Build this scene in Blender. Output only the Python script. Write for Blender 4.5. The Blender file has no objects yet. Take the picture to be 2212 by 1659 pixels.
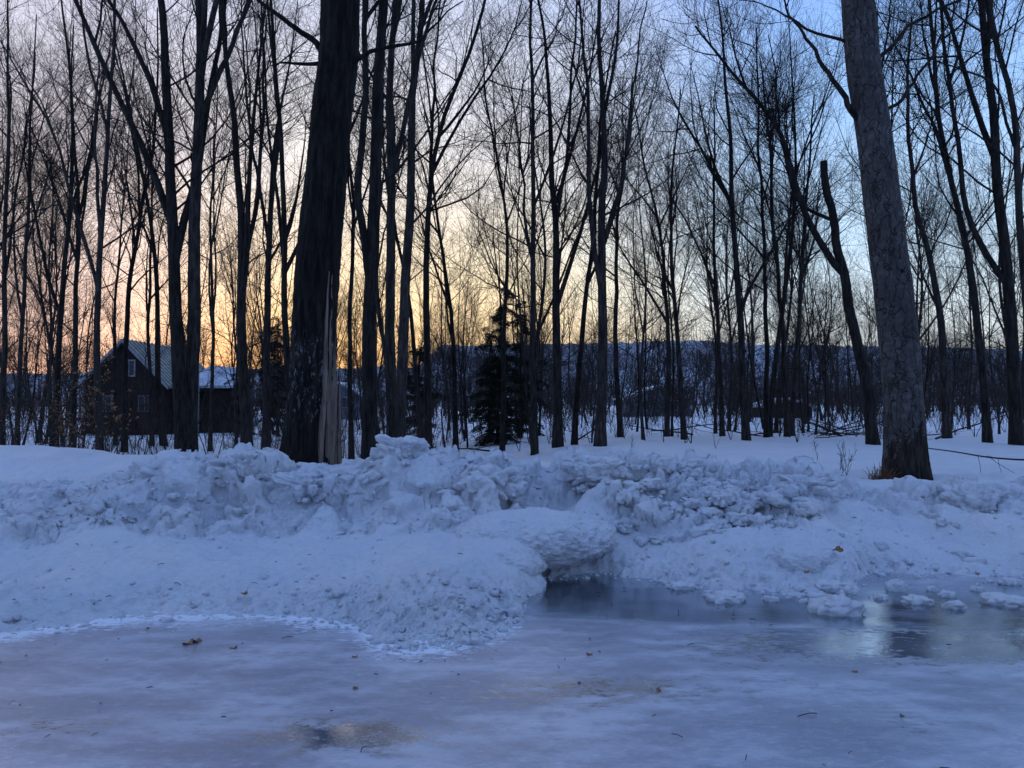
import bpy, bmesh, math, numpy as np
from mathutils import Vector
R_ = np.random.default_rng
scene = bpy.context.scene
EYE = 1.55; F = 1640.0; CX = 1106.0; HY = 870.0

def pt(px, py, d):
    return ((px-CX)/F*d, d, EYE-(py-HY)/F*d)
def gpt(px, py, z=0.0):
    d = (EYE-z)*F/(py-HY)
    return ((px-CX)/F*d, d)

# ---------------------------------------------------------------- noise
def hsh(ix, iy, iz, s=0):
    n = (ix.astype(np.int64)*374761393 + iy.astype(np.int64)*668265263 + iz.astype(np.int64)*2147483647 + s*1274126177) & 0xffffffff
    n = ((n ^ (n >> 13)) * 1274126177) & 0xffffffff
    n = ((n ^ (n >> 16)) * 2246822519) & 0xffffffff
    n = n ^ (n >> 13)
    return (n & 0xffffff).astype(np.float64)/float(0x1000000)
def vn(x, y, z, s=0):
    x, y, z = np.broadcast_arrays(np.asarray(x, float), np.asarray(y, float), np.asarray(z, float))
    ix, iy, iz = np.floor(x), np.floor(y), np.floor(z)
    fx, fy, fz = x-ix, y-iy, z-iz
    q = lambda t: t*t*t*(t*(t*6-15)+10)
    fx, fy, fz = q(fx), q(fy), q(fz)
    o = 0
    for a in (0, 1):
        for b in (0, 1):
            for c in (0, 1):
                w = (fx if a else 1-fx)*(fy if b else 1-fy)*(fz if c else 1-fz)
                o = o + w*hsh(ix+a, iy+b, iz+c, s)
    return o
def fbm(x, y, z=0.0, oct=4, s=0, gain=.5):
    o = 0; a = 1; t = 0
    for k in range(oct):
        o = o + a*(vn(x*2**k+7.3*k, y*2**k+3.1*k, np.asarray(z)*2**k, s+k)*2-1); t += a; a *= gain
    return o/t
def worley(x, y, z, s=0):
    ix, iy, iz = np.floor(x), np.floor(y), np.floor(z)
    f1 = np.full(x.shape, 9.0); f2 = np.full(x.shape, 9.0); cid = np.zeros(x.shape)
    for a in (-1, 0, 1):
        for b in (-1, 0, 1):
            for c in (-1, 0, 1):
                cx, cy, cz = ix+a, iy+b, iz+c
                d = np.sqrt((cx+hsh(cx, cy, cz, s)-x)**2+(cy+hsh(cx, cy, cz, s+11)-y)**2+(cz+hsh(cx, cy, cz, s+23)-z)**2)
                cid = np.where(d < f1, hsh(cx, cy, cz, s+37), cid)
                f2 = np.minimum(f2, np.maximum(f1, d)); f1 = np.minimum(f1, d)
    return f1, f2, cid
def sstep(a, b, x):
    t = np.clip((x-a)/(b-a), 0, 1); return t*t*(3-2*t)

# ---------------------------------------------------------------- materials
class NT:
    def __init__(s, nt): s.t = nt; nt.nodes.clear()
    def n(s, typ, ins=None, **kw):
        nd = s.t.nodes.new(typ)
        for k, v in kw.items(): setattr(nd, k, v)
        for k, v in (ins or {}).items():
            if isinstance(v, bpy.types.NodeSocket): s.t.links.new(v, nd.inputs[k])
            else: nd.inputs[k].default_value = v
        return nd
    def ramp(s, fac, stops):
        r = s.t.nodes.new('ShaderNodeValToRGB'); s.t.links.new(fac, r.inputs[0])
        e = r.color_ramp.elements
        while len(e) < len(stops): e.new(0.5)
        for i, (p, c) in enumerate(stops):
            e[i].position = p; e[i].color = (*c, 1) if len(c) == 3 else c
        return r.outputs[0]
    def math(s, op, a, b=0.0, clamp=False):
        m = s.n('ShaderNodeMath', {0: a, 1: b}, operation=op); m.use_clamp = clamp; return m.outputs[0]
    def mix(s, f, a, b):
        m = s.t.nodes.new('ShaderNodeMix'); m.data_type = 'RGBA'
        for sock, v in ((m.inputs[0], f), (m.inputs[6], a), (m.inputs[7], b)):
            if isinstance(v, bpy.types.NodeSocket): s.t.links.new(v, sock)
            else: sock.default_value = (*v, 1) if isinstance(v, tuple) and len(v) == 3 else v
        return m.outputs[2]
    def mapr(s, v, a, b, c=0., d=1., smooth=True):
        m = s.n('ShaderNodeMapRange', {0: v, 1: a, 2: b, 3: c, 4: d})
        if smooth: m.interpolation_type = 'SMOOTHSTEP'
        return m.outputs[0]
def newmat(name):
    m = bpy.data.materials.new(name); m.use_nodes = True
    return m, NT(m.node_tree)
def finish(T, color, rough=.8, bump=None, bstr=.5, bdist=.02, spec=.3, out=True):
    b = T.n('ShaderNodeBsdfPrincipled', {'Base Color': color if not isinstance(color, tuple) else (*color, 1), 'Roughness': rough, 'Specular IOR Level': spec})
    if bump is not None:
        bn = T.n('ShaderNodeBump', {'Height': bump, 'Strength': bstr, 'Distance': bdist})
        T.t.links.new(bn.outputs[0], b.inputs['Normal'])
    if out: T.n('ShaderNodeOutputMaterial', {'Surface': b.outputs[0]})
    return b
def noise(T, vec, scale, detail=4, rough=.55):
    return T.n('ShaderNodeTexNoise', {'Vector': vec, 'Scale': scale, 'Detail': detail, 'Roughness': rough}).outputs[0]
def posn(T, sc=(1, 1, 1), coord='Object'):
    if coord == 'World': v = T.n('ShaderNodeNewGeometry').outputs['Position']
    else: v = T.n('ShaderNodeTexCoord').outputs[coord]
    return T.n('ShaderNodeMapping', {'Vector': v, 'Scale': sc}).outputs[0]

def mat_snow():
    m, T = newmat('snow')
    p = posn(T, coord='World')
    n1 = noise(T, p, 1.3, 5); n2 = noise(T, p, 18, 8, .75); n3 = noise(T, p, 90, 4, .7)
    col = T.mix(T.mapr(n1, .35, .7), (.81, .86, .93), (.90, .92, .95))
    gr = T.mapr(noise(T, p, 9, 6, .7), .54, .76)
    col = T.mix(T.math('MULTIPLY', gr, .38), col, (.54, .60, .69))
    sp = T.mapr(noise(T, p, 70, 2, .5), .765, .805)
    col = T.mix(T.math('MULTIPLY', sp, .55), col, (.24, .22, .20))
    h = T.math('ADD', T.math('MULTIPLY', n2, 1.0), T.math('MULTIPLY', n3, .4))
    finish(T, col, .6, h, 1.0, .055, .35)
    return m
def mat_bark(name, dark, light, scale=1., flecks=False, rnd=False, bstr=.8):
    m, T = newmat(name)
    p = posn(T, (1, 1, .16)); p2 = posn(T)
    n1 = noise(T, p, 14*scale, 8, .7); n2 = noise(T, p2, 1.6, 4); n3 = noise(T, p2, 40, 3)
    f = T.mapr(n1, .38, .66)
    col = T.mix(f, dark, light)
    col = T.mix(T.math('MULTIPLY', T.mapr(n2, .35, .75), .5), col, tuple(c*.55 for c in dark))
    if rnd:
        r = T.n('ShaderNodeObjectInfo').outputs['Random']
        k = T.mapr(r, 0, 1, .6, 1.7, False)
        col = T.n('ShaderNodeVectorMath', {0: col, 'Scale': k}, operation='SCALE').outputs[0]
    if flecks:
        z = T.n('ShaderNodeSeparateXYZ', {0: p2}).outputs[2]
        pf = posn(T, (1, 1, .3))
        zf = T.math('MULTIPLY', T.mapr(z, .6, 1.2), T.mapr(z, 2.6, 1.6))
        ff = T.math('MULTIPLY', T.mapr(noise(T, pf, 26, 6, .75), .56, .62), zf)
        col = T.mix(T.math('MULTIPLY', ff, .6), col, (.24, .25, .29))
    h = T.math('ADD', n1, T.math('MULTIPLY', n3, .25))
    finish(T, col, .9, h, bstr, .03, .15)
    return m
def mat_beech():
    m, T = newmat('gray_bark')
    p = posn(T); ph = posn(T, (1, 1, 2.0)); pv = posn(T, (1, 1, .16))
    n1 = noise(T, ph, 7, 7, .62); n2 = noise(T, p, 2.2, 5); n3 = noise(T, pv, 22, 7, .72); n4 = noise(T, p, 60, 3)
    col = T.mix(T.mapr(n1, .34, .70), (.056, .050, .049), (.108, .100, .097))
    col = T.mix(T.math('MULTIPLY', T.mapr(n2, .42, .66), .65), col, (.040, .035, .033))
    col = T.mix(T.math('MULTIPLY', T.mapr(n3, .48, .62), .65), col, (.028, .025, .024))
    v = T.n('ShaderNodeTexVoronoi', {'Vector': T.n('ShaderNodeVectorMath', {0: posn(T, (1, 1, .22)), 1: T.n('ShaderNodeVectorMath', {0: T.n('ShaderNodeTexNoise', {'Vector': p, 'Scale': 7., 'Detail': 4.}).outputs[1], 'Scale': .2}, operation='SCALE').outputs[0]}, operation='ADD').outputs[0], 'Scale': 8.}, feature='DISTANCE_TO_EDGE').outputs['Distance']
    cr = T.math('MULTIPLY', T.mapr(v, .09, .0), T.mapr(n1, .36, .54))
    col = T.mix(T.math('MULTIPLY', cr, .9), col, (.010, .009, .008))
    h = T.math('SUBTRACT', T.math('ADD', n1, T.math('MULTIPLY', n4, .2)), T.math('MULTIPLY', cr, .6))
    finish(T, col, .85, h, .8, .025, .2)
    return m
def mat_plain(name, c, rough=.8, var=.4, sc=6, spec=.25, stretch=(1, 1, 1)):
    m, T = newmat(name)
    p = posn(T, stretch)
    n = noise(T, p, sc, 6, .65)
    col = T.mix(T.mapr(n, .3, .7), tuple(x*(1-var) for x in c), tuple(min(1, x*(1+var)) for x in c))
    finish(T, col, rough, n, .4, .01, spec)
    return m
M_SNOW = mat_snow()
M_BARK = mat_bark('bark', (.012, .010, .009), (.048, .041, .037), rnd=True)
M_BARKD = mat_bark('dark_ridged_bark', (.005, .004, .004), (.024, .020, .017), .8, flecks=True, bstr=1)
M_BARKG = mat_beech()
M_BARKB = mat_bark('base_bark', (.012, .009, .008), (.050, .040, .032), 1.)
M_WOOD = mat_plain('splintered_wood', (.13, .098, .078), .8, .55, 20, stretch=(1, 1, .08))
M_NEEDLE = mat_plain('hemlock_needles', (.012, .018, .009), .8, .5, 3, .1)
M_LEAF = mat_plain('dry_leaf', (.20, .10, .045), .7, .4, 30)
M_BRUSH = mat_plain('brush_stems', (.032, .024, .020), .85, .4, 5)

# ---------------------------------------------------------------- mesh helpers
def mesh_quads(name, V, Q, mats, midx=None, smooth=True):
    V = np.ascontiguousarray(V, np.float32); Q = np.ascontiguousarray(Q, np.int32)
    me = bpy.data.meshes.new(name)
    k = Q.shape[1]
    me.vertices.add(len(V)); me.vertices.foreach_set('co', V.ravel())
    me.loops.add(Q.size); me.loops.foreach_set('vertex_index', Q.ravel())
    me.polygons.add(len(Q))
    me.polygons.foreach_set('loop_start', np.arange(0, Q.size, k, dtype=np.int32))
    me.polygons.foreach_set('loop_total', np.full(len(Q), k, np.int32))
    me.polygons.foreach_set('use_smooth', np.full(len(Q), smooth, bool))
    for m in (mats if isinstance(mats, (list, tuple)) else [mats]): me.materials.append(m)
    if midx is not None: me.polygons.foreach_set('material_index', np.ascontiguousarray(midx, np.int32))
    me.update(calc_edges=True); me.validate()
    return me
def obj(name, me, parent=None, coll=None, loc=(0, 0, 0)):
    o = bpy.data.objects.new(name, me); o.location = loc
    (coll or scene.collection).objects.link(o)
    if parent: o.parent = parent
    return o
def empty(name, loc=(0, 0, 0)):
    o = bpy.data.objects.new(name, None); o.location = loc; scene.collection.objects.link(o); return o
def box(name, parent, a, b, mat, bev=.0):
    me = bpy.data.meshes.new(name); bm = bmesh.new()
    bmesh.ops.create_cube(bm, size=1)
    for v in bm.verts:
        v.co = Vector(((a[0]+b[0])/2+v.co.x*(b[0]-a[0]), (a[1]+b[1])/2+v.co.y*(b[1]-a[1]), (a[2]+b[2])/2+v.co.z*(b[2]-a[2])))
    if bev: bmesh.ops.bevel(bm, geom=bm.edges[:], offset=bev, segments=2, affect='EDGES')
    bm.to_mesh(me); bm.free(); me.materials.append(mat)
    return obj(name, me, parent)
def poly(name, parent, vs, fs, mat):
    me = bpy.data.meshes.new(name); me.from_pydata(vs, [], fs); me.materials.append(mat); me.update()
    return obj(name, me, parent)

def tubes(P, Rr, sides):
    B, n, _ = P.shape
    T = np.gradient(P, axis=1); T = T/(np.linalg.norm(T, axis=2, keepdims=True)+1e-9)
    avg = T.mean(1, keepdims=True)
    ref = np.where(np.abs(avg[..., 2:3]) > .8, np.array([1., 0, 0]), np.array([0, 0, 1.]))
    U = np.cross(np.broadcast_to(ref, T.shape), T); U /= np.linalg.norm(U, axis=2, keepdims=True)+1e-9
    W = np.cross(T, U)
    th = np.arange(sides)/sides*2*np.pi
    V = P[:, :, None]+Rr[:, :, None, None]*(np.cos(th)[None, None, :, None]*U[:, :, None]+np.sin(th)[None, None, :, None]*W[:, :, None])
    idx = np.arange(B*n*sides).reshape(B, n, sides)
    a = idx[:, :-1]; b = idx[:, 1:]
    Q = np.stack([a, np.roll(a, -1, 2), np.roll(b, -1, 2), b], -1).reshape(-1, 4)
    return V.reshape(-1, 3), Q
class Acc:
    def __init__(s): s.V = []; s.Q = []; s.M = []; s.c = 0
    def add(s, V, Q, m=0):
        s.V.append(V); s.Q.append(Q+s.c); s.M.append(np.full(len(Q), m)); s.c += len(V)
    def mesh(s, name, mats, smooth=True):
        return mesh_quads(name, np.concatenate(s.V), np.concatenate(s.Q), mats, np.concatenate(s.M), smooth)

def resample(pts, n):
    pts = np.asarray(pts, float)
    s = np.r_[0, np.cumsum(np.linalg.norm(np.diff(pts, axis=0), axis=1))]
    t = np.linspace(0, s[-1], n)
    out = np.stack([np.interp(t, s, pts[:, k]) for k in range(pts.shape[1])], 1)
    for _ in range(2):
        out[1:-1] = .25*out[:-2]+.5*out[1:-1]+.25*out[2:]
    return out
def sprout(rng, groups, count, t0, t1, lf, ang, n, rf, rmin, up=.3, wander=.12, tp=1.0):
    Ps, Rs = [], []
    lens = [np.linalg.norm(P[:, -1]-P[:, 0], axis=1) for P, R in groups]
    tot = sum(l.sum() for l in lens)
    for (P, R), L in zip(groups, lens):
        c = int(round(count*L.sum()/tot))
        if c == 0: continue
        b = rng.choice(len(P), c, p=L/L.sum()); t = t0+(t1-t0)*rng.random(c)**tp
        x = t*(P.shape[1]-1); i = np.minimum(x.astype(int), P.shape[1]-2); f = (x-i)[:, None]
        p0 = P[b, i]*(1-f)+P[b, i+1]*f; Tn = P[b, i+1]-P[b, i]; Tn /= np.linalg.norm(Tn, axis=1, keepdims=True)
        r0 = R[b, i]*(1-f[:, 0])+R[b, i+1]*f[:, 0]
        q = np.cross(Tn, rng.normal(size=(c, 3))); q /= np.linalg.norm(q, axis=1, keepdims=True)
        A = np.radians(rng.uniform(ang[0], ang[1], c))[:, None]
        D = np.cos(A)*Tn+np.sin(A)*q
        Ln = lf(L[b], t)*rng.uniform(.5, 1.35, c)
        out = np.zeros((c, n, 3)); out[:, 0] = p0
        bend = rng.normal(size=(c, 3))*wander*.8
        for k in range(1, n):
            D = D+bend/(n-1)*2+rng.normal(size=(c, 3))*wander+np.array([0, 0, up/(n-1)*2])
            D /= np.linalg.norm(D, axis=1, keepdims=True)
            out[:, k] = out[:, k-1]+D*(Ln/(n-1))[:, None]
        rs = np.minimum(r0*.75, Ln*rf)
        rr = np.maximum(rs[:, None]*(1-.85*np.linspace(0, 1, n))[None], rmin)
        Ps.append(out); Rs.append(rr)
    return np.concatenate(Ps), np.concatenate(Rs)

def crown(rng, A, stems, H, dens=1., cs=.35, lowtwigs=True, limbs=4, tw_m=1.0, k=1.0):
    groups = list(stems)
    if limbs:
        lb = sprout(rng, stems, limbs, cs*.8, .75, lambda L, t: L*(.60-.4*t), (12, 34), 10, .013, .009, up=.38, wander=.07)
        A.add(*tubes(*lb, 6)); groups.append(lb)
    br = sprout(rng, groups, int(42*dens), cs, .97, lambda L, t: .7+np.minimum(L, 9)*.36*(1.1-t*.75), (24, 72), 8, .0078, .0048*k, up=.32, wander=.12)
    A.add(*tubes(*br, 4))
    sb = sprout(rng, [br]+groups[-1:], int(280*dens), .12, .98, lambda L, t: .35+np.minimum(L, 3.5)*.45*(1.05-t*.6), (22, 66), 6, .0056, .0030*k, up=.26, wander=.15)
    A.add(*tubes(*sb, 3))
    if tw_m > 0:
        tw = sprout(rng, [sb, br], int(1500*dens*tw_m), .1, 1., lambda L, t: .24+np.minimum(L, 2)*.44, (20, 62), 4, .0042, .0021*k, up=.2, wander=.16)
        A.add(*tubes(*tw, 3))
    if lowtwigs:
        lt = sprout(rng, stems, int(18*dens), .06, .5, lambda L, t: np.full(len(t), .95), (45, 95), 5, .009, .0035*k, up=.2, wander=.18)
        A.add(*tubes(*lt, 3))
        l2 = sprout(rng, [lt], int(60*dens), .2, 1, lambda L, t: L*.45, (25, 60), 3, .008, .0025*k, up=.1)
        A.add(*tubes(*l2, 3))

def make_variant(seed, H, r, kind):
    rng = R_(seed); A = Acc()
    n = 20; z = np.linspace(0, H, n)
    ph = rng.uniform(0, 6.28, 4); amp = H*.018
    x = amp*(np.sin(z/H*4+ph[0])-np.sin(ph[0]))+amp*.5*(np.sin(z/H*11+ph[1])-np.sin(ph[1]))+rng.normal()*.045*z
    y = amp*(np.sin(z/H*5+ph[2])-np.sin(ph[2]))+rng.normal()*.04*z
    P = np.stack([x, y, z], 1)[None]
    Rr = (r*(1-.90*(z/H)**.9)+r*.35*np.exp(-z/.25))[None]
    A.add(*tubes(P, Rr, 9 if kind != 'far' else 6))
    if kind == 'young': crown(rng, A, [(P, Rr)], H, .36, .25, True, 2)
    elif kind == 'far': crown(rng, A, [(P, Rr)], H, .55, .36, False, 4, .35, 1.3)
    else: crown(rng, A, [(P, Rr)], H, .75, .36, True, 4)
    return A.mesh(f'tree_variant_{seed}', [M_BARK])

# ---------------------------------------------------------------- terrain
XB = np.array([-30, -8, -3.43, -2.72, -1.74, -1.05, -.81, -.32, .04, .14, .30, .78, 1.53, 2.32, 2.82, 3.28, 4.52, 9, 30])
DB = np.array([4.9, 5.0, 5.08, 5.53, 5.65, 5.3, 4.84, 4.92, 5.40, 6.10, 6.75, 7.0, 6.45, 6.2, 6.3, 6.96, 6.75, 6.6, 6.6])
XC = np.array([-30, -8, -5.66, -4.7, -4.18, -3.97, -3.6, -3.2, -2.64, -2.34, -2.08, -1.36, -1.05, -.75, -.24, .38, .69, 1.15, 1.5, 2.0, 2.33, 3.04, 3.45, 3.96, 4.58, 5.1, 5.66, 9, 30])
ZC = np.array([.8, .7, .60, .70, .80, .88, 1.04, .96, 1.0, .91, .89, 1.06, 1.14, 1.08, .98, .82, .94, 1.04, .98, .92, .82, .92, .84, .62, .64, .66, .60, .7, .7])
LUMPS = [(.10, 6.95, .20, .50, .42), (-.35, 6.05, .18, .45, .5), (-.75, 5.5, .10, .35, .35), (.75, 7.45, .16, .5, .35), (2.1, 6.95, .14, .6, .3),
         (-4.6, 7.3, .18, .9, .5), (3.0, 7.2, .12, .5, .4), (-3.4, 6.9, .06, .8, .5), (.9, 7.9, .1, .5, .4)]
def height(x, y, fine=True):
    nr = sstep(7.6, 6.6, y)
    wx = x+.10*fbm(x*2.2, y*2.2, 1.0, 3, 5)
    wy = y+.14*fbm(x*2.4, y*2.4, 9.0, 4, 6)+(.20*fbm(x*5, y*5, 2.0, 4, 7, .6)+.07*fbm(x*19, y*19, 2.0, 3, 17))*nr
    b = np.interp(wx, XB, DB); c = 8.4+.25*fbm(x*.5, x*0, 3.0, 2, 8)
    zc = np.interp(wx, XC, ZC)
    s = (wy-b)/(c-b)
    fl = np.interp(s, [-.3, -.04, 0, .06, .3, .62, .70, .82, .93, 1.0], [-.14, -.10, 0, .05, .18, .34, .50, .84, .98, 1.])
    fr = np.interp(s, [-.3, -.04, 0, .07, .3, .42, .55, .8, 1.0], [-.16, -.12, 0, .10, .22, .34, .62, .92, 1.])
    k = sstep(.3, 1.1, x)
    f = fl*(1-k)+fr*k
    hf = .52+.10*fbm(x*.22, y*.22, 2.0, 3, 31)*sstep(8, 12, y)
    hf = hf+.42*np.exp(-((x+9.5)/3.6)**2-((y-12.0)/1.9)**2)+.10*np.exp(-((x+5)/2.5)**2-((y-11)/1.5)**2)
    hf = hf-.55*sstep(12.3, 17, y)*sstep(.2, -.10, x/np.maximum(y, 5))
    hf = hf-.25*sstep(14, 40, y)+.10*fbm(x*.9, y*.9, 4.0, 3, 33)*sstep(10, 14, y)*sstep(60, 25, y)*.8
    back = hf+(zc-hf)*np.exp(-(np.maximum(y-c, 0)/(.55+.5*k))**2)
    z = np.where(s < 1, zc*f, back)
    for (lx, ly, a, rx, ry) in LUMPS:
        z = z+a*np.exp(-((x-lx)/rx)**2-((y-ly)/ry)**2)*sstep(-.02, .12, s)
    z = np.where(y < -8, -.1+.9*sstep(-8, -11, y)*sstep(-40, -12, y)+.4*sstep(-11, -14, y), z)
    if fine:
        near = sstep(-.02, .1, s)*sstep(16, 10, y)
        z = z+near*(.08*fbm(x*1.6, y*1.6, 0.0, 3, 41)+.028*fbm(x*5, y*5, 0.0, 5, 44, .58))
    return z, s
def zat(x, y):
    return float(height(np.array([float(x)]), np.array([float(y)]))[0][0])

def axis(lo, hi, step, far_lo, far_hi, gr=1.07):
    a = list(np.arange(lo, hi+1e-6, step)); st = step
    x = a[-1]
    while x < far_hi: st *= gr; x += st; a.append(x)
    st = step; x = a[0]; pre = []
    while x > far_lo: st *= gr; x -= st; pre.append(x)
    return np.array(pre[::-1]+a)
xs = axis(-6.6, 6.6, .018, -1500, 1500, 1.08); ys = axis(4.5, 9.4, .018, -1500, 1500, 1.07)
X, Y = np.meshgrid(xs, ys)
Z, S = height(X, Y)
gy, gx = np.gradient(Z, ys, xs)
N = np.stack([-gx, -gy, np.ones_like(Z)], -1); N /= np.linalg.norm(N, axis=-1, keepdims=True)
sel = (X > -12) & (X < 12) & (Y > 4) & (Y < 12)
px_, py_, pz_ = X[sel], Y[sel], Z[sel]; ss = S[sel]
wxx = px_+.26*fbm(px_*2, py_*2, pz_*2, 5, 51, .65); wyy = py_+.26*fbm(px_*2, py_*2, pz_*2, 5, 52, .65); wzz = pz_+.24*fbm(px_*2, py_*2, pz_*2, 5, 53, .65)
f1, f2, fc1 = worley(wxx*2.0, wyy*2.0, wzz*2.0, 1)
g1, g2, gc = worley(wxx*5.0, wyy*5.0, wzz*5.0, 2)
h1, h2, hc = worley(wxx*12, wyy*12, wzz*12, 3)
patch = sstep(-.25, .20, fbm(px_*.9, py_*.9, 5.0, 3, 61))
face = sstep(.52, .68, ss)*sstep(1.30, 1.02, ss)
kR = sstep(.7, 1.2, px_)*sstep(.34, .46, ss)*sstep(1.06, .90, ss)*sstep(3.5, 2.6, px_)
broad = np.clip(np.maximum(face, kR), 0, 1)
toe = sstep(-.03, .05, ss)*sstep(.30, .08, ss)
lobe = np.exp(-((px_+.4)/.7)**2-((py_-5.3)/.5)**2)
bil = lambda f: sstep(0, 1, np.clip((f)/.45, 0, 1))
disp = broad*(.13*(bil(f2-f1)-.6)+.19*(fc1-.5)*sstep(0, .22, f2-f1)) \
    + np.maximum(kR*1.35, face*(.15+.6*patch))*(.055*(bil(g2-g1)-.5)+.095*(gc-.5)*sstep(0, .22, g2-g1)) \
    + (kR*.9+face*(.25+.5*patch)+toe*.5+lobe*1.0+.06)*(.022*(bil(h2-h1)-.5)+.034*(hc-.5)*sstep(0, .3, h2-h1))
disp += (.35+broad+toe*.8)*(.038*fbm(px_*4, py_*4, pz_*4, 6, 71, .70)+.014*fbm(px_*22, py_*22, pz_*22, 3, 75, .65))
disp *= sstep(-.03, .05, ss)
off = np.zeros(Z.shape); off[sel] = disp
X2 = X+N[..., 0]*off; Y2 = Y+N[..., 1]*off; Z2 = Z+N[..., 2]*off
nY, nX = Z.shape
idx = np.arange(nY*nX).reshape(nY, nX)
Q = np.stack([idx[:-1, :-1], idx[:-1, 1:], idx[1:, 1:], idx[1:, :-1]], -1).reshape(-1, 4)
obj('snow_ground', mesh_quads('snow_ground', np.stack([X2, Y2, Z2], -1).reshape(-1, 3), Q, M_SNOW))

ICO = {}
def ico(sub):
    if sub not in ICO:
        bm = bmesh.new(); bmesh.ops.create_icosphere(bm, subdivisions=sub, radius=1)
        bm.verts.ensure_lookup_table()
        ICO[sub] = (np.array([v.co[:] for v in bm.verts]), np.array([[v.index for v in f.verts] for f in bm.faces])); bm.free()
    return ICO[sub]
def blob(c, r, sub, seed, rot=0., amp=.22, fr=1.6, wor=1., pw=.85, fine=0.):
    V, Fc = ico(sub); rng = R_(seed); o = rng.uniform(0, 50, 3)
    p = V*np.array(r)/np.mean(r)*fr+o; q = p+.35*np.stack([fbm(p[:, 0], p[:, 1], p[:, 2], 3, s) for s in (1, 2, 3)], 1)
    f1, f2, cc = worley(q[:, 0], q[:, 1], q[:, 2], 5)
    k = 1+wor*amp*(sstep(0, .4, f2-f1)-.6+(cc-.5)*sstep(0, .3, f2-f1))+amp*fbm(p[:, 0]*1.2, p[:, 1]*1.2, p[:, 2]*1.2, 6, 9, .62)
    if fine: k = k+fine*fbm(p[:, 0]*7, p[:, 1]*7, p[:, 2]*7, 4, 19, .65)
    W = np.sign(V)*np.abs(V)**pw*k[:, None]*np.array(r)
    cr, sr = math.cos(rot), math.sin(rot)
    W = np.stack([W[:, 0]*cr-W[:, 1]*sr, W[:, 0]*sr+W[:, 1]*cr, W[:, 2]], 1)
    return W+np.array(c), Fc
LIB = [blob((0, 0, 0), (1.2, 1, .75), 2, 700+i, 0, .35) for i in range(14)]
A = Acc()
A.add(*blob((.20, 7.04, .30), (.76, .58, .26), 7, 11, .16, .15, 1.3, .15, 1.0, .06))
A.add(*blob((-.20, 6.6, .18), (.50, .5, .22), 6, 2, .1, .15, 1.3, .1, 1.0, .05))
A.add(*blob((2.55, 6.75, .13), (.34, .22, .16), 6, 3, .1, .2, 1.3, .3, .85, .06))
A.add(*blob((-3.65, 8.15, .68), (.42, .35, .30), 6, 4, .1, .25, 1.4, .7, .8, .07))
A.add(*blob((-4.35, 8.0, .42), (.6, .4, .30), 6, 5, .1, .25, 1.4, .7, .8, .07))
rng = R_(5)
bk = [(-2.2, 8.0), (-1.2, 8.15), (-2.9, 8.1), (3.1, 8.1), (-.2, 7.9), (4.9, 8.1), (-5.2, 7.6), (-1.7, 7.9), (.9, 8.2)]
for i, (bx, by) in enumerate(bk):
    A.add(*blob((bx, by, zat(bx, by)-.09), (rng.uniform(.25, .42), rng.uniform(.2, .32), rng.uniform(.13, .20)), 6, 20+i, rng.uniform(-.5, .5), .30, 1.7, .8, .75, .08))
for i in range(130):
    bx = rng.normal(1.95, .5) if i < 75 else rng.uniform(-4.8, 4.5); by = rng.uniform(7.15, 8.1)
    r = rng.uniform(.03, .11) if i < 75 else rng.uniform(.02, .07)
    A.add(*blob((bx, by, zat(bx, by)-r*.2), (r*rng.uniform(1, 1.6), r, r*rng.uniform(.6, .9)), 4 if i < 75 else 3, 50+i, rng.uniform(-1, 1), .34, 1.3, .9, .75, .06))
obj('snow_bank_blocks', A.mesh('snow_bank_blocks', [M_SNOW]))
A = Acc()
NC = 2200
bxs = []
for i in range(NC):
    bx = rng.uniform(-6, 6.5); b = float(np.interp(bx, XB, DB))
    if i < 520: bx = rng.normal(-.35, .5); b = float(np.interp(bx, XB, DB)); by = b+abs(rng.normal(0, .30))-.08
    elif i < 1250: by = b+rng.normal(-.02, .12)
    elif i < 1600: by = b+abs(rng.normal(.0, .9))
    else: by = rng.uniform(7.0, 8.3)
    bxs.append((bx, by))
bxs = np.array(bxs); zz_ = np.maximum(0, height(bxs[:, 0], bxs[:, 1])[0])
for i in range(NC):
    r = min(.045, rng.lognormal(-4.7, .6)); a = rng.uniform(0, 6.28); V, Fc = LIB[i % 14]
    W = np.stack([V[:, 0]*math.cos(a)-V[:, 1]*math.sin(a), V[:, 0]*math.sin(a)+V[:, 1]*math.cos(a), V[:, 2]], 1)*r
    A.add(W+np.array([bxs[i, 0], bxs[i, 1], zz_[i]+r*.15]), Fc)
obj('snow_crumbs', A.mesh('snow_crumbs', [M_SNOW]))
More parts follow.
